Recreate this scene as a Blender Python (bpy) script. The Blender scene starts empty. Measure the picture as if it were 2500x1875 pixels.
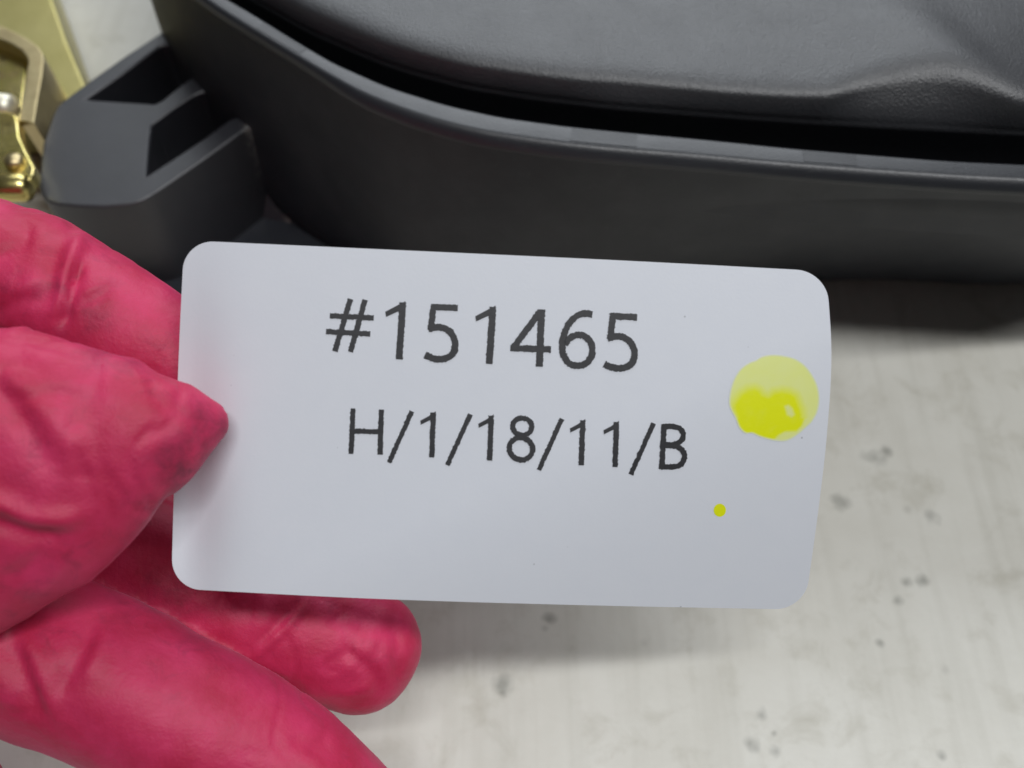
import bpy, bmesh, math, random
import numpy as np
from mathutils import Vector
random.seed(7); rng = np.random.default_rng(7)
C = bpy.context.scene.collection
R = math.radians

# ------------------------------------------------------------------ camera, world, light, exposure
PITCH, CAM_H, FPX = R(60), 0.17, 2165.0            # photograph 2500 x 1875
fw = np.array([0, math.cos(PITCH), -math.sin(PITCH)])
up = np.array([0, math.sin(PITCH), math.cos(PITCH)])
ri = np.array([1.0, 0, 0]); cam_p = np.array([0, 0, CAM_H])
cd = bpy.data.cameras.new('camera'); cam = bpy.data.objects.new('camera', cd); C.objects.link(cam)
cam.location = cam_p; cam.rotation_euler = (R(90) - PITCH, 0, 0)
cd.sensor_width = 36; cd.lens = 36 * FPX / 2500
cd.clip_start = 0.005; cd.clip_end = 50
cd.dof.use_dof = True; cd.dof.focus_distance = 0.1275; cd.dof.aperture_fstop = 18.0
bpy.context.scene.camera = cam
sc = bpy.context.scene
w = bpy.data.worlds.new('World'); sc.world = w; w.use_nodes = True
bg = w.node_tree.nodes['Background']; bg.inputs[0].default_value = (0.93, 0.97, 1.0, 1); bg.inputs[1].default_value = 0.035
sc.view_settings.view_transform = 'Standard'; sc.view_settings.look = 'None'; sc.view_settings.exposure = 0.0

def area(name, loc, rot, sx, sy, power, col=(1, 1, 1)):
    l = bpy.data.lights.new(name, 'AREA'); l.shape = 'RECTANGLE'; l.size = sx; l.size_y = sy
    l.energy = power; l.color = col
    o = bpy.data.objects.new(name, l); C.objects.link(o); o.location = loc; o.rotation_euler = rot
    return o
# workshop ceiling: a strip of separate diodes overhead (long in x), and a wide light panel further back
NLED = 26
for i_ in range(NLED):
    area('led_strip_diode', (-.16 + i_ * .052, -.06 + (i_ * .052 - .4) * .10, 1.15), (0, 0, 0), .022, .05, 12.2 / NLED, (.98, .99, 1))
area('ceiling_panel', (.1, 1.86, 1.36), (R(-54), 0, 0), 1.9, 1.15, 31.0, (0.9, 0.95, 1.0))

# ------------------------------------------------------------------ helpers
def ray(x, y): return fw + ri * ((x - 1250) / FPX) - up * ((y - 937.5) / FPX)
def P(x, y, d): return cam_p + ray(x, y) * d                     # depth along the view axis
def Z(x, y, z):
    r = ray(x, y); return cam_p + r * ((z - CAM_H) / r[2])       # on the level plane at height z
def proj(p):
    v = np.asarray(p) - cam_p; d = v @ fw
    return 1250 + FPX * (v @ ri) / d, 937.5 - FPX * (v @ up) / d
q = 2500 / 2212.0
TZ = -.012
def cr(pts, n, closed=False):
    """Catmull-Rom through pts, n samples evenly spaced by arc length."""
    p = np.asarray(pts, float); m = len(p)
    if closed: ext = np.vstack([p[-1], p, p[0], p[1]]); segs = m
    else: ext = np.vstack([2*p[0]-p[1], p, 2*p[-1]-p[-2]]); segs = m - 1
    out = []
    t = np.linspace(0, 1, 40, endpoint=False)[:, None]
    for i in range(segs):
        a, b, c, d = ext[i:i+4]
        out.append(0.5*((2*b)+(-a+c)*t+(2*a-5*b+4*c-d)*t**2+(-a+3*b-3*c+d)*t**3))
    out = np.vstack(out + [p[:1] if closed else p[-1:]])
    s = np.r_[0, np.cumsum(np.linalg.norm(np.diff(out[:, :], axis=0), axis=1))]
    k = np.linspace(0, s[-1], n + 1)[:-1] if closed else np.linspace(0, s[-1], n)
    return np.stack([np.interp(k, s, out[:, j]) for j in range(out.shape[1])], 1)

def mesh(name, v, f, mat, parent=None, smooth=True):
    m = bpy.data.meshes.new(name); m.from_pydata([tuple(map(float, a)) for a in v], [], f); m.update()
    if smooth: m.polygons.foreach_set('use_smooth', [True]*len(m.polygons))
    m.materials.append(mat); o = bpy.data.objects.new(name, m); C.objects.link(o)
    if parent: o.parent = parent
    return o
def thing(name, label, cat, loc=(0, 0, 0), group=None):
    o = bpy.data.objects.new(name, None); C.objects.link(o); o.empty_display_size = .01
    o['label'] = label; o['category'] = cat
    if group: o['group'] = group
    return o
def loft(rows, closed=True):
    n = len(rows[0]); v = np.vstack(rows); f = []
    for i in range(len(rows) - 1):
        for j in range(n if closed else n - 1):
            k = (j + 1) % n
            f.append((i*n+j, i*n+k, (i+1)*n+k, (i+1)*n+j))
    return v, f
def prism(name, top, z0, mat, parent, bevel=0.0006, segs=3):
    """Level polygon (3-D points at the top) carried down to z0."""
    bm = bmesh.new(); t = [bm.verts.new(p) for p in top]; f = bm.faces.new(t)
    r = bmesh.ops.extrude_face_region(bm, geom=[f])
    for e in r['geom']:
        if isinstance(e, bmesh.types.BMVert): e.co.z = z0
    bmesh.ops.recalc_face_normals(bm, faces=bm.faces)
    m = bpy.data.meshes.new(name); bm.to_mesh(m); bm.free(); m.materials.append(mat)
    o = bpy.data.objects.new(name, m); C.objects.link(o); o.parent = parent
    if bevel:
        b = o.modifiers.new('bevel', 'BEVEL'); b.width = bevel; b.segments = segs; b.limit_method = 'ANGLE'; b.angle_limit = R(20)
        b.harden_normals = False
    m.polygons.foreach_set('use_smooth', [True]*len(m.polygons))
    es = o.modifiers.new('wn', 'WEIGHTED_NORMAL'); es.keep_sharp = False
    return o

# ------------------------------------------------------------------ materials
class M:
    def __init__(s, name, **kw):
        s.m = bpy.data.materials.new(name); s.m.use_nodes = True
        s.t = s.m.node_tree; s.b = s.t.nodes['Principled BSDF']
        for k, v in kw.items(): s.set(k.replace('_', ' '), v)
        s.co = s.n('ShaderNodeTexCoord').outputs['Object']
    def n(s, t, **kw):
        o = s.t.nodes.new(t)
        for k, v in kw.items(): setattr(o, k, v)
        return o
    def l(s, a, b): s.t.links.new(a, b)
    def set(s, k, v):
        i = s.b.inputs[k]
        if isinstance(v, tuple): i.default_value = (*v, 1) if len(i.default_value) == 4 else v
        elif hasattr(v, 'links'): s.l(v, i)
        else: i.default_value = v
    def noise(s, scale, detail=4, rough=.55, vec=None, dist=0.0):
        o = s.n('ShaderNodeTexNoise'); o.inputs['Scale'].default_value = scale; o.inputs['Detail'].default_value = detail
        o.inputs['Roughness'].default_value = rough; o.inputs['Distortion'].default_value = dist
        s.l(vec or s.co, o.inputs['Vector']); return o.outputs['Fac']
    def ramp(s, x, stops):
        o = s.n('ShaderNodeValToRGB'); e = o.color_ramp.elements
        while len(e) < len(stops): e.new(.5)
        for a, (p, c) in zip(e, stops):
            a.position = p; a.color = (*c, 1) if isinstance(c, tuple) else (c, c, c, 1)
        s.l(x, o.inputs[0]); return o.outputs[0]
    def mix(s, f, a, b, mode='MIX'):
        o = s.n('ShaderNodeMix', data_type='RGBA', blend_type=mode)
        for i, v in ((0, f), (6, a), (7, b)):
            if hasattr(v, 'links'): s.l(v, o.inputs[i])
            else: o.inputs[i].default_value = (*v, 1) if isinstance(v, tuple) else v
        return o.outputs[2]
    def math(s, op, a, b=0.0, clamp=False):
        o = s.n('ShaderNodeMath', operation=op, use_clamp=clamp)
        for i, v in ((0, a), (1, b)):
            if hasattr(v, 'links'): s.l(v, o.inputs[i])
            else: o.inputs[i].default_value = v
        return o.outputs[0]
    def scaled(s, sx, sy, sz, rot=(0, 0, 0)):
        o = s.n('ShaderNodeMapping'); o.inputs['Scale'].default_value = (sx, sy, sz); o.inputs['Rotation'].default_value = rot
        s.l(s.co, o.inputs['Vector']); return o.outputs[0]
    def bump(s, h, strength, dist, prev=None):
        o = s.n('ShaderNodeBump'); o.inputs['Strength'].default_value = strength; o.inputs['Distance'].default_value = dist
        s.l(h, o.inputs['Height'])
        if prev: s.l(prev, o.inputs['Normal'])
        s.l(o.outputs[0], s.b.inputs['Normal']); return o.outputs[0]
    def spots(s, pts, wob=0.35):
        """Soft irregular blots round the given points (x, y, z, radius)."""
        d = s.n('ShaderNodeTexNoise'); d.inputs['Scale'].default_value = 230; d.inputs['Detail'].default_value = 2
        s.l(s.co, d.inputs['Vector']); tot = None
        off = s.math('MULTIPLY', s.math('SUBTRACT', d.outputs['Fac'], .5), 2 * wob)
        for x, y, z, r in pts:
            v = s.n('ShaderNodeVectorMath', operation='DISTANCE'); s.l(s.co, v.inputs[0]); v.inputs[1].default_value = (x, y, z)
            k = s.math('SUBTRACT', s.math('ADD', 1.0, s.math('MULTIPLY', off, 2.2)), s.math('DIVIDE', v.outputs['Value'], r), clamp=True)
            tot = k if tot is None else s.math('MAXIMUM', tot, k)
        return tot

def plastic(name, base, rough, grain, spec=0.5, scuff=None, film=0.0):
    a = M(name, Roughness=rough); a.set('Specular IOR Level', spec)
    c = a.mix(a.noise(160, 4), tuple(x*.85 for x in base), tuple(x*1.2 for x in base))
    dust = a.ramp(a.noise(520, 6, .75), [(.60, 0.0), (.80, .16)])
    c = a.mix(dust, c, (.22, .215, .20))
    if film: c = a.mix(a.math('MULTIPLY', a.ramp(a.noise(75, 6, .68), [(.42, 0.0), (.72, 1.0)]), film), c, (.080, .084, .090))
    if scuff: c = a.mix(a.math('MULTIPLY', a.math('MULTIPLY', a.spots(scuff, .8), a.ramp(a.noise(700, 5, .7), [(.40, 0.0), (.62, 1.0)])), .55), c, (.42, .41, .37))
    a.set('Base Color', c)
    rn = a.n('ShaderNodeMapRange'); a.l(a.noise(90, 5, .6), rn.inputs[0])
    rn.inputs[3].default_value = rough - .05; rn.inputs[4].default_value = rough + .07
    a.set('Roughness', rn.outputs[0])
    n1 = a.bump(a.noise(2300, 2, .6), grain, .00022)
    a.bump(a.noise(35, 3), .10, .002, n1)
    return a.m
m_lid = plastic('grained_black_plastic', (.028, .029, .033), .44, .62, .9)
m_shell = plastic('satin_black_plastic', (.009, .0112, .0175), .54, .22, .56, film=.20)
m_rim = plastic('worn_black_plastic', (.017, .0185, .023), .40, .20, .7)
m_patch = plastic('matt_black_plastic', (.015, .0162, .020), .43, .18, .66)
SC = [(*(Z(606, 311, .020) + np.array([.0004*i_, -.0006*i_, -.0035*i_])), .0030 - .0001*i_) for i_ in range(9)]
m_lug = plastic('black_plastic_lug', (.024, .025, .031), .42, .3, .95, SC)

a = M('soiled_white_tabletop', Roughness=.42)
base = a.mix(a.ramp(a.noise(38, 5, .6), [(.35, 0.0), (.7, 1.0)]), (.61, .595, .53), (.69, .68, .62))
blotch = a.ramp(a.noise(95, 6, .65, dist=.4), [(.52, 0.0), (.74, 1.0)])
base = a.mix(a.math('MULTIPLY', blotch, .42), base, (.34, .315, .235))
vo = a.n('ShaderNodeTexVoronoi'); vo.inputs['Scale'].default_value = 150; a.l(a.co, vo.inputs['Vector'])
speck = a.math('MULTIPLY', a.ramp(vo.outputs['Distance'], [(.06, 1.0), (.19, 0.0)]), a.ramp(a.noise(60, 3), [(.56, 0.0), (.68, 1.0)]))
base = a.mix(a.math('MULTIPLY', a.ramp(a.noise(160, 3, .5, a.scaled(1.6, .12, 1)), [(.48, 0.0), (.72, 1.0)]), .22), base, (.40, .385, .32))
base = a.mix(a.math('MULTIPLY', speck, .3), base, (.13, .125, .10))
ST = [(2135, 1117, 26), (2165, 1100, 14), (2255, 1415, 16), (2212, 1423, 13), (2190, 1465, 13), (2270, 1260, 20), (1340, 1512, 12), (1330, 1535, 10), (1225, 1672, 20),
      (1225, 1690, 12), (1830, 1815, 15), (1895, 1835, 12), (1890, 1790, 8), (2300, 1850, 10), (2060, 1230, 22), (1860, 1745, 13), (2150, 1570, 10)]
sp = a.spots([(*Z(x, y, TZ), r * .00012) for x, y, r in ST], .5)
base = a.mix(a.ramp(sp, [(.0, 0.0), (1.0, .52)]), base, (.09, .095, .075))
a.set('Base Color', base)
scr = a.noise(900, 2, .5, a.scaled(1, .06, 1, (0, 0, .15)))
b1 = a.bump(a.noise(500, 4), .25, .0002); a.bump(scr, .12, .0001, b1)
m_table = a.m

a = M('white_card_stock', Roughness=.38)
c0 = a.mix(a.noise(300, 4), (.71, .735, .80), (.74, .762, .82))
v1 = a.n('ShaderNodeTexVoronoi'); v1.inputs['Scale'].default_value = 330; a.l(a.co, v1.inputs['Vector'])
fleck = a.math('MULTIPLY', a.ramp(v1.outputs['Distance'], [(.035, 1.0), (.06, 0.0)]), a.ramp(a.noise(120, 2), [(.58, 0.0), (.62, 1.0)]))
a.set('Base Color', a.mix(a.math('MULTIPLY', fleck, .4), c0, (.12, .12, .13)))
a.bump(a.noise(2200, 3), .18, .00006)
m_card = a.m
a = M('printed_toner', Roughness=.42)
a.set('Base Color', a.mix(a.noise(1600, 4, .7), (.014, .014, .017), (.055, .055, .06))); m_ink = a.m
a = M('yellow_marker_ink', Roughness=.42)
at = a.n('ShaderNodeAttribute', attribute_name='ink'); fe = a.n('ShaderNodeAttribute', attribute_name='cover')
a.set('Base Color', a.mix(fe.outputs['Fac'], (.70, .73, .775), a.mix(a.math('ADD', at.outputs['Fac'], a.math('MULTIPLY', a.math('SUBTRACT', a.noise(700, 4), .5), .25), True), a.mix(a.noise(500, 3), (.80, .85, .34), (.79, .84, .26)), a.mix(a.noise(420, 4), (.79, .85, .002), (.84, .88, .005))))); m_yel = a.m

a = M('yellow_zinc', Metallic=1.0, Roughness=.27)
n1 = a.ramp(a.noise(90, 4, .6), [(.3, (.58, .46, .12)), (.47, (.86, .72, .30)), (.6, (.74, .64, .20)), (.75, (.80, .56, .32))])
a.set('Base Color', a.mix(a.ramp(a.noise(420, 4), [(.6, 0.0), (.72, .7)]), n1, (.16, .10, .05)))
a.bump(a.noise(700, 3, .5, a.scaled(1, 1, .15)), .25, .0002); m_zinc = a.m
a = M('dull_zinc', Metallic=.85, Roughness=.42)
a.set('Base Color', a.mix(a.noise(70, 4), (.42, .37, .13), (.56, .50, .22))); a.bump(a.noise(300, 3), .2, .0003); m_zinc2 = a.m

a = M('scuffed_zinc_edge', Metallic=1.0, Roughness=.4)
a.set('Base Color', a.mix(a.noise(260, 4), (.50, .38, .20), (.74, .64, .36))); a.bump(a.noise(900, 3, .6, a.scaled(.25, 1.6, .3)), .5, .0003); m_tab = a.m
a = M('pale_glare_zinc', Metallic=.9, Roughness=.5)  # pale colour carries the white glare on the plate's bend
a.set('Base Color', a.mix(a.noise(200, 3), (.82, .78, .62), (.9, .87, .76))); m_zinc3 = a.m

# ------------------------------------------------------------------ work table (TZ: height of its top)
def slab():
    bm = bmesh.new(); bmesh.ops.create_cube(bm, size=1)
    bmesh.ops.scale(bm, vec=(1.6, 1.5, .04), verts=bm.verts); bmesh.ops.translate(bm, vec=(0, .35, TZ - .02), verts=bm.verts)
    m = bpy.data.meshes.new('tabletop'); bm.to_mesh(m); bm.free(); m.materials.append(m_table)
    o = bpy.data.objects.new('tabletop', m); C.objects.link(o); o['kind'] = 'structure'
slab()

# ------------------------------------------------------------------ black housing
ZR, ZF = .052, .0505
hs = thing('plastic_housing', 'large black plastic housing with domed lid, raised rim and ribbed lug behind the white tag', 'housing')
RIM = [(500, 0), (590, 59), (694, 122), (816, 194), (907, 240), (1042, 289), (1178, 323), (1359, 350), (1500, 365), (1726, 384), (1907, 401), (2110, 417), (2314, 431), (2500, 441)]
front = [Z(x, y, ZR)[:2] for x, y in RIM]
left = [(-.0970, .235), (-.0945, .212), (-.0885, .192), (-.0755, .1715)]
right = [(.12, .1078), (.15, .111), (.178, .124), (.197, .16), (.203, .25), (.19, .36), (.14, .41), (.05, .425), (-.03, .415), (-.08, .36), (-.096, .28)]
NS = 760
rim = cr(left + front + right, NS, True)
d = np.roll(rim, -1, 0) - np.roll(rim, 1, 0); d /= np.linalg.norm(d, axis=1)[:, None]
nin = np.stack([-d[:, 1], d[:, 0]], 1)
ctr = rim.mean(0)
if np.mean(np.sum(nin * (ctr - rim), 1)) < 0: nin = -nin
def row(off, z):
    off = np.broadcast_to(off, NS); z = np.broadcast_to(z, NS)
    xy = rim + nin * off[:, None]; return np.column_stack([xy, z])
def smooth1(a, k=5, it=3):
    for _ in range(it): a = np.mean([np.roll(a, j) for j in range(-k, k + 1)], 0)
    return a
def fit(poly, zfun, lo, hi):
    """inward offset at which the offset line passes over the measured curve; held constant outside the view"""
    px = np.array([p[0] for p in poly], float); py = np.array([p[1] for p in poly], float)
    px = np.r_[px[0] - 200, px, px[-1] + 200]; py = np.r_[py[0] - (py[1]-py[0])/(px[2]-px[1]) * 200, py, py[-1] + 200*(py[-1]-py[-2])/(px[-2]-px[-3])]
    out = np.full(NS, np.nan)
    for i in range(NS):
        x, y = proj((*rim[i], ZR))
        if not (430 < x < 2600 and rim[i][1] < .2): continue
        def g(o):
            p = rim[i] + nin[i] * o; xx, yy = proj((*p, ZF)); z = zfun(xx); xx, yy = proj((*p, z))
            return yy - np.interp(xx, px, py)
        a0, b0 = lo, hi
        if g(a0) * g(b0) > 0: continue
        for _ in range(40):
            m = .5*(a0+b0)
            if g(a0)*g(m) <= 0: b0 = m
            else: a0 = m
        out[i] = .5*(a0+b0)
    ok = np.where(~np.isnan(out))[0]
    idx = np.arange(NS); cen = ok[0] if len(ok) else 0
    # circular fill
    ext = np.concatenate([ok - NS, ok, ok + NS]); val = np.tile(out[ok], 3)
    return smooth1(np.interp(idx, ext, val), 2, 1)
FL = [(649, 18), (753, 77), (825, 108), (916, 147), (997, 175), (1133, 211), (1300, 238), (1500, 262), (1816, 286), (2155, 308), (2500, 325)]
CRE = [(717, 0), (780, 36), (862, 78), (952, 120), (1088, 161), (1268, 178), (1500, 186), (1726, 209), (1900, 231), (1960, 237), (2020, 231), (2065, 209), (2155, 180), (2268, 160), (2336, 165), (2404, 190), (2500, 238), (2580, 268)]
hillf = lambda x: math.exp(-((x - 2290) / 215.0)**2)
zcf = lambda x: ZF + .0055 + .0036 * hillf(x)
INN = [(563, 0), (613, 29), (726, 99), (816, 152), (952, 211), (1088, 253), (1223, 283), (1375, 304), (1500, 317), (1726, 338), (1952, 361), (2110, 374), (2314, 390), (2500, 399)]
o_in = fit(INN, lambda x: ZR, .001, .015)
o_fl = fit(FL, lambda x: ZF, .002, .03)
o_cr = fit(CRE, zcf, .003, .05)
o_fl = np.maximum(o_fl, o_in + .0014); o_cr = np.maximum(o_cr, o_fl + .0012)
pxx = np.array([proj((*p, ZF))[0] if p[1] < .2 else -999 for p in rim + nin * o_cr[:, None]])
zc = np.array([zcf(x) for x in pxx])
# draft of the wall: upright at the lug, drawn in towards the right
draft = np.interp(rim[:, 0], [-.045, -.02, .03, .08], [-.004, -.001, .012, .0235]); draft = np.where(rim[:, 1] < .25, draft, .006); draft = smooth1(draft, 12, 3)
k = lambda z: draft * (ZR - z) / (ZR - TZ)
wall_rows = [row(.0008 + k(z) * 1.0, z) for z in (.0505, .047, .040, .030, .020, .010, .0, -.005)]
wall_rows += [row(.0008 + k(-.008) + .0008, -.008), row(.0008 + k(-.010) + .003, -.0098), row(.0008 + k(-.010) + .012, -.010)]
inner = [row(o_in + .0003, z) for z in (.0505, .040, .032)] + [row(o_in + .02, .030)]
v, f = loft(wall_rows); v2, f2 = loft(inner)
v = np.vstack([v, v2]); f = f + [tuple(i + NS*len(wall_rows) for i in reversed(t)) for t in f2]
shell = mesh('shell', v, f, m_shell, hs)
# rim lip
lipw = np.interp(rim[:, 0], [-.04, -.028, .2], [.0003, .0011, .0012]); lipw = np.where(rim[:, 1] < .22, lipw, .001); lipw = smooth1(lipw, 4, 2)
rr = [row(.0012, .0494 - 0*lipw), row(-lipw, .0494), row(-lipw - .0001, .0496), row(-lipw*.9, .0503), row(-lipw*.45, .0512), row(.0002, ZR - .0002), row(.0006, ZR - .00003), row(.0011, ZR), row(o_in*.5, ZR), row(o_in - .0009, ZR), row(o_in - .0005, ZR - .00004), row(o_in - .0001, ZR - .00025), row(o_in, ZR - .0009), row(o_in + .0001, .0480), row(.0012, .0480)]
v, f = loft(rr); mesh('rim', v, f, m_rim, hs)
# short raised patches moulded on the rim
for xa, xb in ((612, 726), (1375, 1556), (1955, 2110)):
    ids = [i for i in range(NS) if rim[i][1] < .2 and xa < proj((*rim[i], ZR))[0] < xb]
    g = lambda off, z: np.column_stack([rim[ids] + nin[ids] * np.broadcast_to(off, NS)[ids][:, None], np.full(len(ids), z)])
    v, f = loft([g(.0010, ZR - .0002), g(.0011, ZR + .00007), g(o_in - .0007, ZR + .00007), g(o_in - .0006, ZR - .0002)], False)
    n = len(ids); f += [(0, n, 2*n, 3*n), (n-1, 4*n-1, 3*n-1, 2*n-1)]
    mesh('rim_patch', v, f, m_patch, hs, smooth=False)
# lid
Fp = row(o_fl, ZF); K = np.column_stack([rim + nin * o_cr[:, None], zc])
inn3 = np.column_stack([nin, np.zeros(NS)])
A = Fp + (K - Fp) * .12 + np.array([0, 0, .0003]); A[:, 2] += .0006
B0 = K - (K - A) * .38; B2 = K + inn3 * .0050 + np.array([0, 0, .0001])
lr = [row(o_fl + .0022, ZF - .019), row(o_fl + .0012, ZF - .006), row(o_fl + .0002, ZF - .0012), row(o_fl, ZF - .0002), row(o_fl + .0002, ZF + .0001), A*.5 + Fp*.5 + np.array([0, 0, -.0001]), A, A + (B0 - A)*.5]
for t in np.linspace(0, 1, 9): lr.append(B0*(1-t)**2 + 2*K*t*(1-t) + B2*t*t)
zt = ZF + .0057
cen3 = np.array([*(.5*(rim.min(0) + rim.max(0))), zt])
dist = np.linalg.norm((cen3 - B2)[:, :2], axis=1)
hx = np.array([hillf(x) if x > -900 else 0 for x in pxx])
for s in list(np.linspace(.002, .06, 26)) + [.08, .1]:
    t = np.clip(s / dist, 0, .97)[:, None]; r_ = B2 * (1 - t) + cen3 * t
    fall = math.exp(-(s / .08)**2)
    kk = int(1 + s * 700); r_[:, 2] = zt + (smooth1(B2[:, 2], kk, 2) - zt) * fall
    lr.append(r_)
lr.append(B2*.02 + cen3*.98)
lr = [np.column_stack([a_[:, :2], a_[:, 2]]) for a_ in lr]
v, f = loft(lr); n = len(v); v = np.vstack([v, cen3]); f += [(n-NS+j, n-NS+(j+1) % NS, n) for j in range(NS)]
mesh('lid', v, f, m_lid, hs)
for nm in ('shell', 'rim', 'lid'):
    me = bpy.data.objects[nm].data; bm = bmesh.new(); bm.from_mesh(me); bmesh.ops.recalc_face_normals(bm, faces=bm.faces); bm.to_mesh(me); bm.free()

# mounting lug: comb-shaped top, pockets open to the wall
ZL = .020
LUG = [(209, 203), (300, 139), (396, 76), (416, 90), (450, 120), (421, 113), (402, 109), (389, 113), (300, 180), (209, 242), (300, 248), (377, 253), (392, 246), (440, 208), (476, 182), (494, 190), (546, 233), (509, 222), (490, 226), (468, 236), (420, 268), (371, 304), (364, 360), (359, 427), (420, 388), (500, 335), (560, 291), (579, 284), (640, 300), (644, 316), (606, 311), (570, 337), (500, 387), (427, 438), (375, 473), (350, 488), (316, 499), (253, 505), (190, 503), (142, 499), (115, 491), (98, 474), (94, 445), (104, 348), (127, 282), (138, 260), (152, 246)]
top = [Z(x, y, ZL) for x, y in LUG]
lug = prism('mounting_lug', top, TZ + .0012, m_lug, hs, .0009, 4)
fl_ = [Z(x, y, ZL) for x, y in [(215, 205), (395, 82), (640, 290), (380, 465), (200, 480)]]
fb = bmesh.new(); fv = [fb.verts.new((p[0], p[1], .0005)) for p in fl_]; fb.faces.new(fv); mm = bpy.data.meshes.new('lug_floor'); fb.to_mesh(mm); fb.free()
mm.materials.append(m_shell); o = bpy.data.objects.new('lug_floor', mm); C.objects.link(o); o.parent = lug

prism('base_flange', [Z(x, y, TZ + .004) for x, y in [(120, 590), (520, 420), (640, 250), (800, 300), (1200, 560), (1200, 760), (150, 760)]], TZ + .0008, m_shell, hs, .0006)
gC = Z(606, 311, ZL) + np.array([.004, .005, 0])
gA = Z(330, 505, TZ + .001); gA2 = Z(280, 470, TZ + .001); gB = Z(1080, 640, TZ + .001)
gm = [gA2, gA, gB, gB + np.array([.01, .03, 0])]
mesh('corner_shade_sheet', gm + [np.array([gC[0], gC[1], .011]), np.array([gC[0] + .02, gC[1] + .02, .011])], [(0, 1, 4), (1, 2, 4), (2, 3, 5, 4)], m_lug, hs, smooth=False)  # added sloped sheet, tilted to reflect little light and darken this corner

# ------------------------------------------------------------------ yellow zinc bracket at the left
br = thing('zinc_bracket', 'yellow zinc plated metal bracket with bent tab left of the black lug', 'metal bracket')
u = 1 / 3.16
def poly(pts, z): return [Z(x*u, y*u, z) for x, y in pts]
prism('back_plate', poly([(-500, -420), (260, -420), (410, 0), (520, 320), (690, 720), (560, 800), (-500, 820)], .007), TZ + .001, m_zinc2, br, .0009)
prism('side_plate', poly([(325, 470), (350, 480), (480, 770), (470, 1100), (300, 1150), (240, 900)], .012), TZ + .003, m_zinc2, br, .0005)
tab_o = [(-200, 110), (0, 192), (200, 290), (290, 355), (328, 410), (335, 470), (325, 580), (290, 770), (262, 950)]
tab_i = [(145, 930), (168, 770), (203, 570), (218, 470), (205, 430), (165, 385), (95, 338), (0, 298), (-200, 215)]
prism('bent_tab', poly(tab_o + tab_i, .024), .006, m_tab, br, .0003)
prism('inner_plate', poly([(-300, 200), (0, 285), (180, 400), (210, 470), (150, 930), (-300, 930)], .020), .016, m_zinc, br, .0003)
prism('front_plate', poly([(-300, 870), (60, 860), (120, 880), (138, 930), (150, 1050), (200, 1160), (268, 1290), (255, 1350), (220, 1390), (-300, 1400)], .0255), .022, m_zinc, br, .0005)
def tube(name, a, b, r, mat, parent, seg=20, dome=True):
    a, b = np.array(a, float), np.array(b, float); t = (b - a)/np.linalg.norm(b - a)
    e1 = np.cross(t, [0, 0, 1.]); e1 = e1/np.linalg.norm(e1) if np.linalg.norm(e1) > 1e-6 else np.array([1., 0, 0]); e2 = np.cross(t, e1)
    ang = np.linspace(0, 2*math.pi, seg, endpoint=False); rows = []
    for p, k_ in [(a, 1), (b, 1)] + [(b + t*r*math.sin(x)*.6, math.cos(x)) for x in (.4, .8, 1.2, 1.5)]:
        rows.append(np.array([p + r*k_*(math.cos(x)*e1 + math.sin(x)*e2) for x in ang]))
    v, f = loft(rows); f.append(tuple(range(len(v)-seg, len(v)))); f.append(tuple(reversed(range(seg))))
    return mesh(name, v, f, mat, parent)
rv = Z(118*u, 1255*u, .0255); tube('rivet', rv - np.array([0, 0, .001]), rv + np.array([0, 0, .0006]), .0021, m_tab, br)
pa, pb = Z(-300*u, 1462*u, .0235), Z(190*u, 1445*u, .0235); tube('pin', pa, pb, .0032, m_zinc, br)
tube('plate_bend_glare', Z(-300*u, 790*u, .024), Z(70*u, 830*u, .024), .0031, m_zinc3, br)  # added cylinder standing in for the front plate's bend and its white glare

# ------------------------------------------------------------------ white tag
eL = cr(np.array([(398, 519), (389, 700), (383, 850), (376, 1050), (370, 1271)])*q, 101)
eR = cr(np.array([(1785, 586), (1796, 760), (1787, 930), (1768, 1100), (1738, 1317)])*q, 101)
eT = cr(np.array([(398, 519), (900, 542), (1350, 563), (1785, 586)])*q, 101)
eB = cr(np.array([(370, 1271), (800, 1293), (1250, 1307), (1738, 1317)])*q, 101)
def ev(e, t): return np.array([np.interp(t, np.linspace(0, 1, 101), e[:, j]) for j in (0, 1)])
def coons(a, b):
    return ((1-b)*ev(eT, a) + b*ev(eB, a) + (1-a)*ev(eL, b) + a*ev(eR, b)
            - ((1-a)*(1-b)*eT[0] + a*(1-b)*eT[-1] + (1-a)*b*eB[0] + a*b*eB[-1]))
def cdepth(x, y):
    a, b = (x - 1230)/1560.0, (y - 1030)/830.0
    bend = max(0, .8*a + .9*b - .15)
    press = math.exp(-((x - 455)/75.0)**2 - ((y - 1150)/330.0)**2)
    return .1170 + .0052*a + .0012*b + .015*bend**2 + .0028*press + .0015*(a*a) 
cd_dx = 4.0
def CP(x, y, lift=0.0):
    p = P(x, y, cdepth(x, y))
    if lift:
        n_ = np.cross(P(x+cd_dx, y, cdepth(x+cd_dx, y)) - p, P(x, y-cd_dx, cdepth(x, y-cd_dx)) - p); n_ /= np.linalg.norm(n_); p = p + n_*lift
    return p
tag = thing('tag_card', 'white paper tag with printed number, held between the red gloved fingers', 'tag')
NV, NU = 64, 72; RC = 64*q; HT = 760*q; WD = 1390*q
vs = np.unique(np.r_[np.linspace(0, RC/HT, 12)**1.0, np.linspace(RC/HT, 1-RC/HT, 44), np.linspace(1-RC/HT, 1, 12)])
vs = [0 if i < 0 else i for i in vs]
rows = []
def ins(t):    # horizontal inset of the rounded corner at vertical distance t
    return 0 if t >= RC else RC - math.sqrt(max(0, RC*RC - (RC-t)**2))
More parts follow.
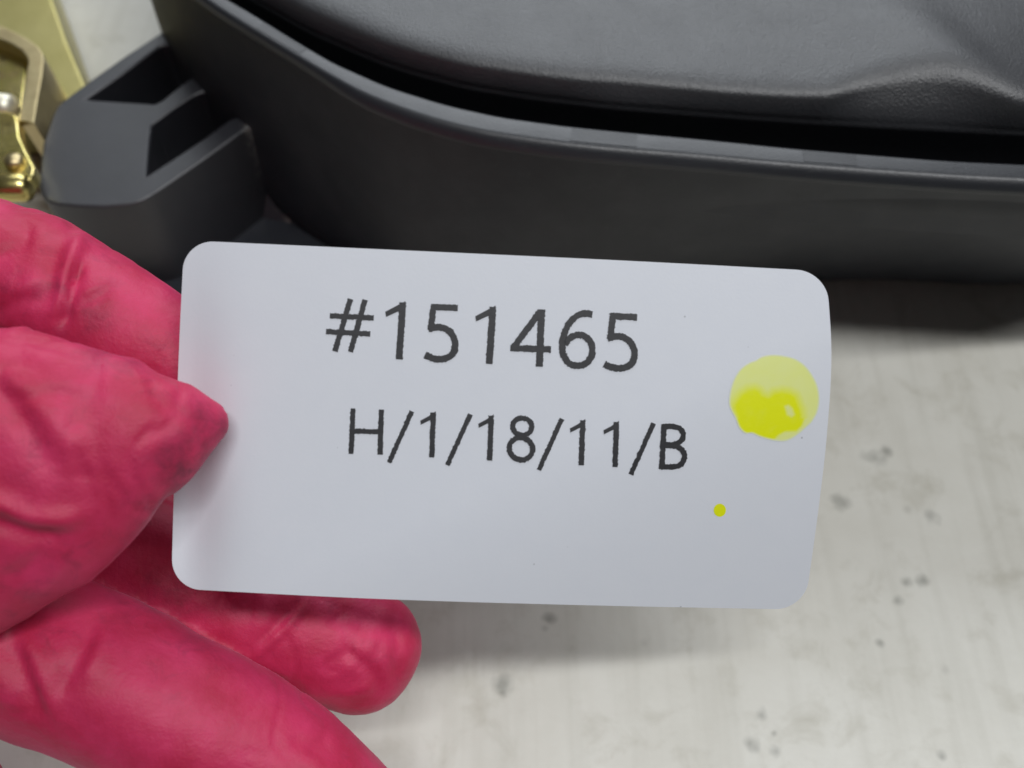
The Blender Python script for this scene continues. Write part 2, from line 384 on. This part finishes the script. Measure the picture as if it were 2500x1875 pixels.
tt = np.r_[RC*(1-np.cos(np.linspace(0, math.pi/2, 13))), np.linspace(RC, HT-RC, 44)[1:-1], HT - RC*(1-np.cos(np.linspace(math.pi/2, 0, 13)))]
for t in tt:
    e = ins(min(t, HT-t))/WD; rows.append(np.array([CP(*coons(a, t/HT)) for a in np.linspace(e, 1-e, NU)]))
v, f = loft(rows, False); nr = len(rows)
tri = v[f[900][0]], v[f[900][1]], v[f[900][2]]
if np.cross(tri[1]-tri[0], tri[2]-tri[0]) @ fw > 0: f = [tuple(reversed(t)) for t in f]
loop = list(range(NU)) + [r_*NU + NU-1 for r_ in range(1, nr)] + [(nr-1)*NU + c_ for c_ in range(NU-2, -1, -1)] + [r_*NU for r_ in range(nr-2, 0, -1)]
bk = v + fw*.00030; n0 = len(v)
f = f + [tuple(n0 + i for i in reversed(t)) for t in f]
sv = np.vstack([v[loop], bk[loop]]); m0 = len(loop)
f += [(2*n0+i, 2*n0+(i+1) % m0, 2*n0+m0+(i+1) % m0, 2*n0+m0+i) for i in range(m0)]
card = mesh('card', np.vstack([v, bk, sv]), f, m_card, tag)

s5 = 1050/2212.0
T = lambda x, y: (700 + x*s5, 650 + y*s5)
class Print:
    def __init__(s): s.v = []; s.f = []; s.k = 0
    def lift(s): s.k += 1; return .000035 + s.k*.000003
    def strip(s, Lp, Rp):
        h = s.lift(); n = len(Lp); o = len(s.v)
        for p in list(Lp) + list(Rp): s.v.append(CP(*T(*p), lift=h))
        for i in range(n - 1): s.f.append((o+i, o+n+i, o+n+i+1, o+i+1))
    def stroke(s, pts, wd, smooth=False, n=None):
        p = np.array(pts, float)
        L = np.sum(np.linalg.norm(np.diff(p, axis=0), axis=1)); n = n or max(4, int(L/5))
        if smooth: p = cr(p, n)
        else:
            ss = np.r_[0, np.cumsum(np.linalg.norm(np.diff(p, axis=0), axis=1))]; kk = np.linspace(0, ss[-1], n)
            p = np.stack([np.interp(kk, ss, p[:, j]) for j in (0, 1)], 1)
        d_ = np.gradient(p, axis=0); d_ /= np.linalg.norm(d_, axis=1)[:, None]; nn = np.stack([-d_[:, 1], d_[:, 0]], 1)
        j1 = rng.normal(0, 1.5, (n, 1)); j2 = rng.normal(0, 1.5, (n, 1))
        wd = wd + 2; s.strip(p + nn*(wd/2 + j1), p - nn*(wd/2 + j2))
    def one(s, dx, dy, big=True):
        if big:
            s.stroke([(598+dx, 186+dy), (578+dx, 479+dy)], 34)
            s.strip([(612+dx, 179+dy), (560+dx, 206+dy), (507+dx, 234+dy)], [(606+dx, 222+dy), (565+dx, 236+dy), (511+dx, 261+dy)])
        else:
            s.stroke([(754+dx, 752+dy), (746+dx, 983+dy)], 26)
            s.strip([(767+dx, 745+dy), (728+dx, 772+dy), (687+dx, 794+dy)], [(762+dx, 780+dy), (730+dx, 795+dy), (690+dx, 815+dy)])
    def five(s, dx, dy):
        s.stroke([(744+dx, 209+dy), (880+dx, 215+dy)], 31)
        s.stroke([(757+dx, 196+dy), (741+dx, 328+dy)], 31)
        s.stroke([(728+dx, 322+dy), (772+dx, 313+dy), (818+dx, 322+dy), (852+dx, 352+dy), (867+dx, 400+dy), (857+dx, 444+dy), (826+dx, 470+dy), (782+dx, 478+dy), (742+dx, 470+dy), (711+dx, 455+dy)], 33, True)
    def done(s, name): return mesh(name, s.v, s.f, m_ink, tag)
p1 = Print()
for aa, bb, wd in (((328, 168), (248, 438), 27), ((403, 172), (328, 441), 27), ((222, 255), (448, 266), 26), ((202, 336), (430, 348), 26)): p1.stroke([aa, bb], wd)
p1.one(0, 0); p1.five(0, 0); p1.one(463, 23)
p1.stroke([(1311, 222), (1299, 516)], 34); p1.stroke([(1150, 421), (1359, 427)], 32); p1.stroke([(1305, 232), (1166, 418)], 32)
p1.stroke([(1572, 247), (1535, 243), (1492, 256), (1450, 298), (1424, 360), (1417, 420), (1430, 472), (1462, 504), (1498, 511), (1538, 499), (1566, 465), (1571, 425), (1559, 385), (1530, 359), (1495, 353), (1458, 368), (1430, 402)], 32, True)
p1.five(922, 47); p1.done('printed_number')
p2 = Print()
p2.stroke([(342, 731), (331, 965)], 25); p2.stroke([(487, 737), (480, 969)], 25); p2.stroke([(342, 847), (484, 852)], 25)
for (x0, y0), (x1, y1) in (((644, 746), (526, 1010)), ((945, 761), (826, 1023)), ((1415, 784), (1297, 1048)), ((1887, 807), (1769, 1071))): p2.stroke([(x0, y0), (x1, y1)], 23)
for dx, dy in ((0, 0), (298, 16), (769, 40), (942, 49)): p2.one(dx, dy, False)
el = lambda cx, cy, rx, ry: [(cx + rx*math.sin(t) - .04*ry*math.cos(t), cy - ry*math.cos(t)) for t in np.linspace(0, 2*math.pi, 33)]
p2.stroke(el(1211, 824, 49, 44), 25, True, 60); p2.stroke(el(1205, 938, 60, 57), 26, True, 70)
p2.stroke([(1941, 812), (1928, 1043)], 26)
p2.stroke([(1934, 824), (1985, 824), (2022, 834), (2039, 862), (2031, 894), (1998, 914), (1934, 919)], 25, True)
p2.stroke([(1932, 921), (1998, 924), (2036, 948), (2044, 986), (2024, 1020), (1985, 1030), (1926, 1030)], 26, True)
p2.done('printed_code')

# yellow marker stains on the tag (crop of the photograph at 1880/850)
s6 = 850/1880.0; T6 = lambda x, y: (1650 + x*s6, 750 + y*s6)
def inside(px_, py_, pg):
    c_ = False; n_ = len(pg); j_ = n_-1
    for i_ in range(n_):
        if (pg[i_][1] > py_) != (pg[j_][1] > py_) and px_ < (pg[j_][0]-pg[i_][0])*(py_-pg[i_][1])/(pg[j_][1]-pg[i_][1])+pg[i_][0]: c_ = not c_
        j_ = i_
    return c_
def sdist(x, y, pg):
    a_ = np.array(pg, float); b_ = np.roll(a_, -1, 0); p_ = np.array([x, y]); ab = b_-a_
    t_ = np.clip(np.sum((p_-a_)*ab, 1)/np.sum(ab*ab, 1), 0, 1); dd = np.min(np.linalg.norm(a_ + ab*t_[:, None] - p_, axis=1))
    return dd if inside(x, y, pg) else -dd
OUT = [(515, 255), (570, 258), (640, 275), (695, 310), (735, 360), (765, 420), (777, 490), (768, 560), (740, 615), (705, 650), (665, 685), (620, 715), (575, 726), (510, 718), (450, 700), (410, 682), (372, 682), (340, 650), (320, 600), (298, 560), (285, 520), (288, 470), (300, 420), (318, 375), (350, 330), (395, 298), (430, 285), (465, 264)]
INNER = [(300, 525), (318, 490), (350, 455), (385, 432), (425, 425), (458, 440), (475, 462), (500, 470), (525, 450), (570, 440), (620, 450), (655, 470), (672, 510), (690, 550), (696, 600), (680, 640), (650, 670), (590, 672), (555, 690), (530, 716), (450, 700), (410, 682), (372, 682), (340, 650), (320, 600), (304, 560)]
HOLE = [(588, 535), (608, 528), (628, 545), (640, 580), (625, 592), (600, 580)]
outl = cr(OUT, 120, True); c6 = np.array([530., 490.]); v = [CP(*T6(*c6), lift=.00003)]; ink = []; f = []
def inkval(x, y):
    soft = 14 if y > 600 else 56
    a_ = np.clip(.5 + sdist(x, y, INNER)/soft, 0, 1); h_ = np.clip(.5 - sdist(x, y, HOLE)/16, 0, 1)
    return float(a_*h_) + .0
ink.append(inkval(*c6)); NR = 46
for r_ in range(1, NR+1):
    for p_ in outl:
        pp = c6 + (p_ - c6)*r_/NR; v.append(CP(*T6(*pp), lift=.00003)); ink.append(inkval(*pp) if r_ < NR else inkval(*(c6+(p_-c6)*.985)))
for j in range(120): f.append((0, 1+(j+1) % 120, 1+j))
for r_ in range(NR-1):
    for j in range(120):
        k_ = (j+1) % 120; a0 = 1+r_*120; f.append((a0+j, a0+k_, a0+120+k_, a0+120+j))
st = mesh('yellow_stain', v, f, m_yel, tag); at_ = st.data.attributes.new('ink', 'FLOAT', 'POINT'); at_.data.foreach_set('value', ink)
ct_ = st.data.attributes.new('cover', 'FLOAT', 'POINT'); ct_.data.foreach_set('value', [1.0] + [float(np.clip((NR - r_)/2.6 + .12, 0, 1)) for r_ in range(1, NR+1) for j in range(120)])
cx6, cy6 = 237, 1096; v = [CP(*T6(cx6, cy6), lift=.00003)] + [CP(*T6(cx6 + 33*math.cos(t), cy6 + 35*math.sin(t)), lift=.00003) for t in np.linspace(0, 2*math.pi, 40, endpoint=False)]
st2 = mesh('yellow_dot', v, [(0, 1+j, 1+(j+1) % 40) for j in range(40)], m_yel, tag); at_ = st2.data.attributes.new('ink', 'FLOAT', 'POINT'); at_.data.foreach_set('value', [1.0]*41)
ct_ = st2.data.attributes.new('cover', 'FLOAT', 'POINT'); ct_.data.foreach_set('value', [1.0]*41)

# ------------------------------------------------------------------ gloved hand
CAP = {'thumb': .5}
CH = {  # x, y (photograph at 2212 wide), depth, half-width in those pixels, depth flattening
 'thumb': [(-520, 1250, .111, 340, .5), (-200, 1110, .1075, 328, .46), (45, 1003, .1073, 302, .45), (140, 977, .1077, 278, .47), (279, 940, .1085, 192, .58), (350, 928, .1095, 147, .68), (414, 916, .1110, 100, .8), (449, 911, .1118, 65, .84), (470, 908, .1125, 42, .9)],
 'index': [(-560, 590, .129, 165, 1), (-150, 560, .128, 152, 1), (0, 588, .127, 150, 1), (115, 628, .1262, 147, .98), (300, 735, .1255, 138, .95), (430, 815, .1255, 120, .9)],
 'middle': [(-560, 1060, .133, 160, 1), (-100, 1045, .138, 150, 1), (150, 1140, .141, 166, 1), (350, 1228, .142, 170, 1), (560, 1318, .1415, 160, .98), (700, 1372, .141, 144, .95), (772, 1400, .141, 134, .9)],
 'ring': [(-560, 1350, .125, 180, 1), (-150, 1343, .1225, 176, 1), (150, 1436, .1215, 173, 1), (400, 1549, .1215, 165, 1), (640, 1686, .123, 155, .98), (790, 1838, .125, 140, .95), (880, 1950, .127, 122, .9)],
 'little': [(-560, 1540, .126, 150, 1), (-270, 1640, .126, 130, 1), (-150, 1690, .128, 118, 1), (-60, 1800, .130, 105, 1)],
 'palm': [(-360, 1020, .124, 330, .8), (-700, 1080, .121, 470, .62), (-1150, 1120, .117, 450, .6), (-1500, 1150, .113, 330, .72), (-1900, 1180, .109, 300, .8)]}
VS, FS = [], []; ids_path = {}
for fi, (nm, pts) in enumerate(CH.items()):
    arr = np.array([[*P(x*q, y*q, dp), r*q*dp/FPX, kf] for x, y, dp, r, kf in pts])
    s_ = cr(arr, 60); pos, rad, kf = s_[:, :3], s_[:, 3], s_[:, 4]; ids_path[nm] = (pos, rad)
    tg = np.gradient(pos, axis=0); tg /= np.linalg.norm(tg, axis=1)[:, None]
    vw = pos - cam_p; vw /= np.linalg.norm(vw, axis=1)[:, None]
    e1 = np.cross(tg, vw); e1 /= np.linalg.norm(e1, axis=1)[:, None]; e2 = np.cross(e1, tg)
    ang = np.linspace(0, 2*math.pi, 32, endpoint=False); rows = []
    def ring(i, sc_, sh): return pos[i] + tg[i]*sh + sc_*rad[i]*(np.cos(ang)[:, None]*e1[i] + kf[i]*np.sin(ang)[:, None]*e2[i])
    for x in (1.5, 1.1, .7, .35): rows.append(ring(0, math.cos(x), -rad[0]*math.sin(x)*.6))
    for i in range(60): rows.append(ring(i, 1, 0))
    for x in (.25, .5, .75, 1.0, 1.25, 1.45): rows.append(ring(59, math.cos(x)**.92, rad[59]*math.sin(x)*CAP.get(nm, 1.0)))
    v, f = loft(rows); n0 = len(VS); f.append(tuple(range(len(v)-32, len(v)))); f.append(tuple(reversed(range(32))))
    FS += [tuple(i+n0 for i in t) for t in f]; VS += list(v)
hm = bpy.data.meshes.new('hand_src'); hm.from_pydata([tuple(map(float, p)) for p in VS], [], FS); hm.update()
bm = bmesh.new(); bm.from_mesh(hm); bmesh.ops.recalc_face_normals(bm, faces=bm.faces); bm.to_mesh(hm); bm.free()
ho = bpy.data.objects.new('hand_src', hm); C.objects.link(ho)
rm = ho.modifiers.new('r', 'REMESH'); rm.mode = 'VOXEL'; rm.voxel_size = .00062
sm = ho.modifiers.new('s', 'SMOOTH'); sm.factor = .5; sm.iterations = 5
dg = bpy.context.evaluated_depsgraph_get(); hand_me = bpy.data.meshes.new_from_object(ho.evaluated_get(dg)); hand_me.name = 'gloved_hand'
bpy.data.objects.remove(ho); bpy.data.meshes.remove(hm)
nv = len(hand_me.vertices); co = np.empty(nv*3); hand_me.vertices.foreach_get('co', co); co = co.reshape(-1, 3)
no = np.empty(nv*3); hand_me.vertices.foreach_get('normal', no); no = no.reshape(-1, 3)
best = np.full(nv, 9.0); fid = np.zeros(nv, int); names = list(CH)
for i, nm in enumerate(names):
    pos, rad = ids_path[nm]
    dd = np.full(nv, 9.0)
    for j in range(0, 60, 2): dd = np.minimum(dd, np.linalg.norm(co - pos[j], axis=1)/rad[j])
    m_ = dd < best; best[m_] = dd[m_]; fid[m_] = i
vd = (co - cam_p) @ fw; X = (1250 + FPX*((co - cam_p) @ ri)/vd)/q; Y = (937.5 - FPX*((co - cam_p) @ up)/vd)/q
face = np.clip(-(np.sum(no*(co - cam_p)/np.linalg.norm(co - cam_p, axis=1)[:, None], 1))*2.2, 0, 1)
disp = np.zeros(nv)
def crease(finger, pts, amp, wd, sharp=2.0, taper=True):
    """raised (+) or sunk (-) fold along a line on one finger"""
    p = np.array(pts, float)
    if len(p) > 2: p = cr(p, 24)
    d0 = np.full(nv, 1e9); tl = np.zeros(nv); S = np.r_[0, np.cumsum(np.linalg.norm(np.diff(p, axis=0), axis=1))]
    for i in range(len(p)-1):
        a_, b_ = p[i], p[i+1]; ab = b_-a_; t_ = np.clip(((X-a_[0])*ab[0] + (Y-a_[1])*ab[1])/(ab@ab), 0, 1)
        dd = np.hypot(X-a_[0]-t_*ab[0], Y-a_[1]-t_*ab[1]); m_ = dd < d0; d0[m_] = dd[m_]; tl[m_] = ((S[i] + t_*np.hypot(*ab))/S[-1])[m_]
    wgt = np.exp(-(d0/wd)**sharp); 
    if taper: wgt = wgt*np.clip(np.sin(np.pi*np.clip(tl, .02, .98))*1.6, 0, 1)
    disp[:] += amp*wgt*face*(fid == names.index(finger))
mm_ = .001
# index finger folds
crease('index', [(205, 500), (172, 520), (150, 575), (138, 640), (125, 700)], 1.0*mm_, 20)
crease('index', [(178, 560), (160, 610), (146, 660), (132, 720)], -1.5*mm_, 13)
crease('index', [(120, 520), (118, 590), (105, 680)], -.5*mm_, 26)
crease('index', [(160, 665), (200, 645), (245, 625)], -.35*mm_, 10)
crease('index', [(180, 640), (240, 600)], .3*mm_, 12)
crease('index', [(-40, 560), (40, 530), (70, 470)], -.5*mm_, 22)
crease('index', [(0, 640), (60, 620), (100, 590)], .3*mm_, 16)
crease('index', [(-30, 690), (30, 655), (90, 640)], -.4*mm_, 14)
crease('index', [(270, 570), (330, 600), (380, 640)], .25*mm_, 16)
# thumb
crease('thumb', [(-60, 730), (0, 795), (70, 860), (140, 950), (180, 1040)], .5*mm_, 30)
crease('thumb', [(-60, 790), (10, 860), (70, 940), (110, 1030)], -.45*mm_, 26)
crease('thumb', [(-80, 1070), (0, 1088), (70, 1118), (150, 1120), (190, 1090)], .9*mm_, 22)
crease('thumb', [(-80, 1120), (0, 1135), (80, 1160), (160, 1160)], -.9*mm_, 22)
crease('thumb', [(160, 960), (185, 1040), (205, 1110)], -.4*mm_, 14)
crease('thumb', [(40, 735), (110, 745), (190, 770)], -.35*mm_, 12)
crease('thumb', [(100, 1180), (60, 1230), (0, 1260)], -.5*mm_, 20)
crease('thumb', [(140, 1200), (110, 1260), (60, 1310)], .4*mm_, 18)
# middle finger
crease('middle', [(668, 1300), (620, 1350), (570, 1400), (520, 1445)], .45*mm_, 9)
crease('middle', [(655, 1295), (605, 1345), (555, 1395)], -.4*mm_, 12)
crease('middle', [(700, 1330), (780, 1330), (850, 1360), (880, 1420)], -.4*mm_, 18)
crease('middle', [(740, 1400), (800, 1450), (830, 1510)], -.5*mm_, 16)
crease('middle', [(730, 1460), (790, 1400), (800, 1350)], .4*mm_, 18)
crease('middle', [(690, 1500), (760, 1500), (820, 1480)], .35*mm_, 16)
crease('middle', [(845, 1320), (862, 1400), (850, 1480)], -.35*mm_, 14)
crease('middle', [(450, 1260), (520, 1300), (560, 1340)], -.25*mm_, 26)
# ring finger
crease('ring', [(20, 1370), (50, 1440), (80, 1510), (100, 1560)], -.65*mm_, 20)
crease('ring', [(45, 1360), (80, 1430), (105, 1500), (122, 1550)], .6*mm_, 20)
crease('ring', [(205, 1330), (180, 1400), (150, 1460), (125, 1510)], -.55*mm_, 20)
crease('ring', [(240, 1340), (215, 1410), (180, 1480)], .4*mm_, 20)
crease('ring', [(-30, 1400), (0, 1470), (30, 1530)], .5*mm_, 22)
crease('ring', [(620, 1590), (680, 1610), (730, 1600)], -.4*mm_, 18)
crease('ring', [(640, 1640), (720, 1660), (790, 1650)], .4*mm_, 20)
crease('ring', [(330, 1420), (360, 1500), (350, 1570)], -.2*mm_, 30)
# general unevenness of thin latex
def vnoise(p, seed):
    i = np.floor(p).astype(np.int64); fr = p - i; fr = fr*fr*(3-2*fr); out = 0
    for dx in (0, 1):
        for dy in (0, 1):
            for dz in (0, 1):
                h = ((i[:, 0]+dx)*374761393 + (i[:, 1]+dy)*668265263 + (i[:, 2]+dz)*2147483647 + seed*1274126177) & 0xffffffff
                h = ((h ^ (h >> 13))*1274126177) & 0xffffffff; h = (h ^ (h >> 16)) & 0xffff
                wt = (fr[:, 0] if dx else 1-fr[:, 0])*(fr[:, 1] if dy else 1-fr[:, 1])*(fr[:, 2] if dz else 1-fr[:, 2])
                out = out + wt*(h/65535.0)
    return out - .5
disp += .0010*vnoise(co*90, 1) + .00035*vnoise(co*230, 2)
wr = np.abs(vnoise(co*np.array([330, 160, 200]) + 2*vnoise(co*120, 5)[:, None], 3)); disp += -.00032*np.clip(.14 - wr, 0, 1)/.14*np.clip(vnoise(co*70, 9)*4+.2, 0, 1)
co2 = co + no*disp[:, None]
hand_me.vertices.foreach_set('co', co2.ravel()); hand_me.update()
a = M('red_nitrile', Roughness=.54)
a.set('Specular IOR Level', .4)
c_ = a.mix(a.ramp(a.noise(120, 5, .6), [(.35, 0.0), (.68, 1.0)]), (.47, .016, .066), (.61, .034, .124))
grime = a.math('MULTIPLY', a.ramp(a.noise(260, 6, .7, dist=.6), [(.52, 0.0), (.70, 1.0)]), a.ramp(a.noise(50, 2), [(.45, 0.0), (.6, 1.0)]))
D = [(450, 930, .108, 70), (400, 1010, .108, 75), (330, 1080, .108, 60), (460, 880, .108, 40), (250, 740, .108, 70), (180, 715, .1, 40), (150, 760, .095, 40), (860, 1360, .125, 60), (845, 1480, .125, 60), (720, 1410, .125, 35), (585, 1480, .125, 40), (350, 1260, .125, 90), (430, 1330, .122, 60), (200, 690, .12, 60)]
ds = a.spots([(*P(x*q, y*q, dp), r*.00009) for x, y, dp, r in D])
dirt = a.math('ADD', a.math('MULTIPLY', grime, .4), a.math('MULTIPLY', a.math('MULTIPLY', ds, a.ramp(a.noise(330, 5, .7), [(.38, .1), (.66, 1.0)])), .95), True)
a.set('Base Color', a.mix(a.math('MULTIPLY', dirt, .85), c_, (.11, .014, .036)))
b1 = a.bump(a.noise(2300, 3), .3, .00014); b2 = a.bump(a.noise(520, 4, .6), .28, .0004, b1); b3 = a.bump(a.noise(210, 5, .6, dist=1.4), .15, .0008, b2)
a.set('Sheen Weight', .15); a.set('Sheen Roughness', .4); a.set('Sheen Tint', (1.0, .45, .65))
a.set('Subsurface Weight', .12); a.set('Subsurface Radius', (.004, .0008, .001)); a.set('Subsurface Scale', .5)
hand_me.materials.clear(); hand_me.materials.append(a.m)
hand_me.polygons.foreach_set('use_smooth', [True]*len(hand_me.polygons))
hand = bpy.data.objects.new('gloved_hand', hand_me); C.objects.link(hand)
hand['label'] = 'hand in a soiled red rubber glove pinching the white tag'; hand['category'] = 'gloved hand'
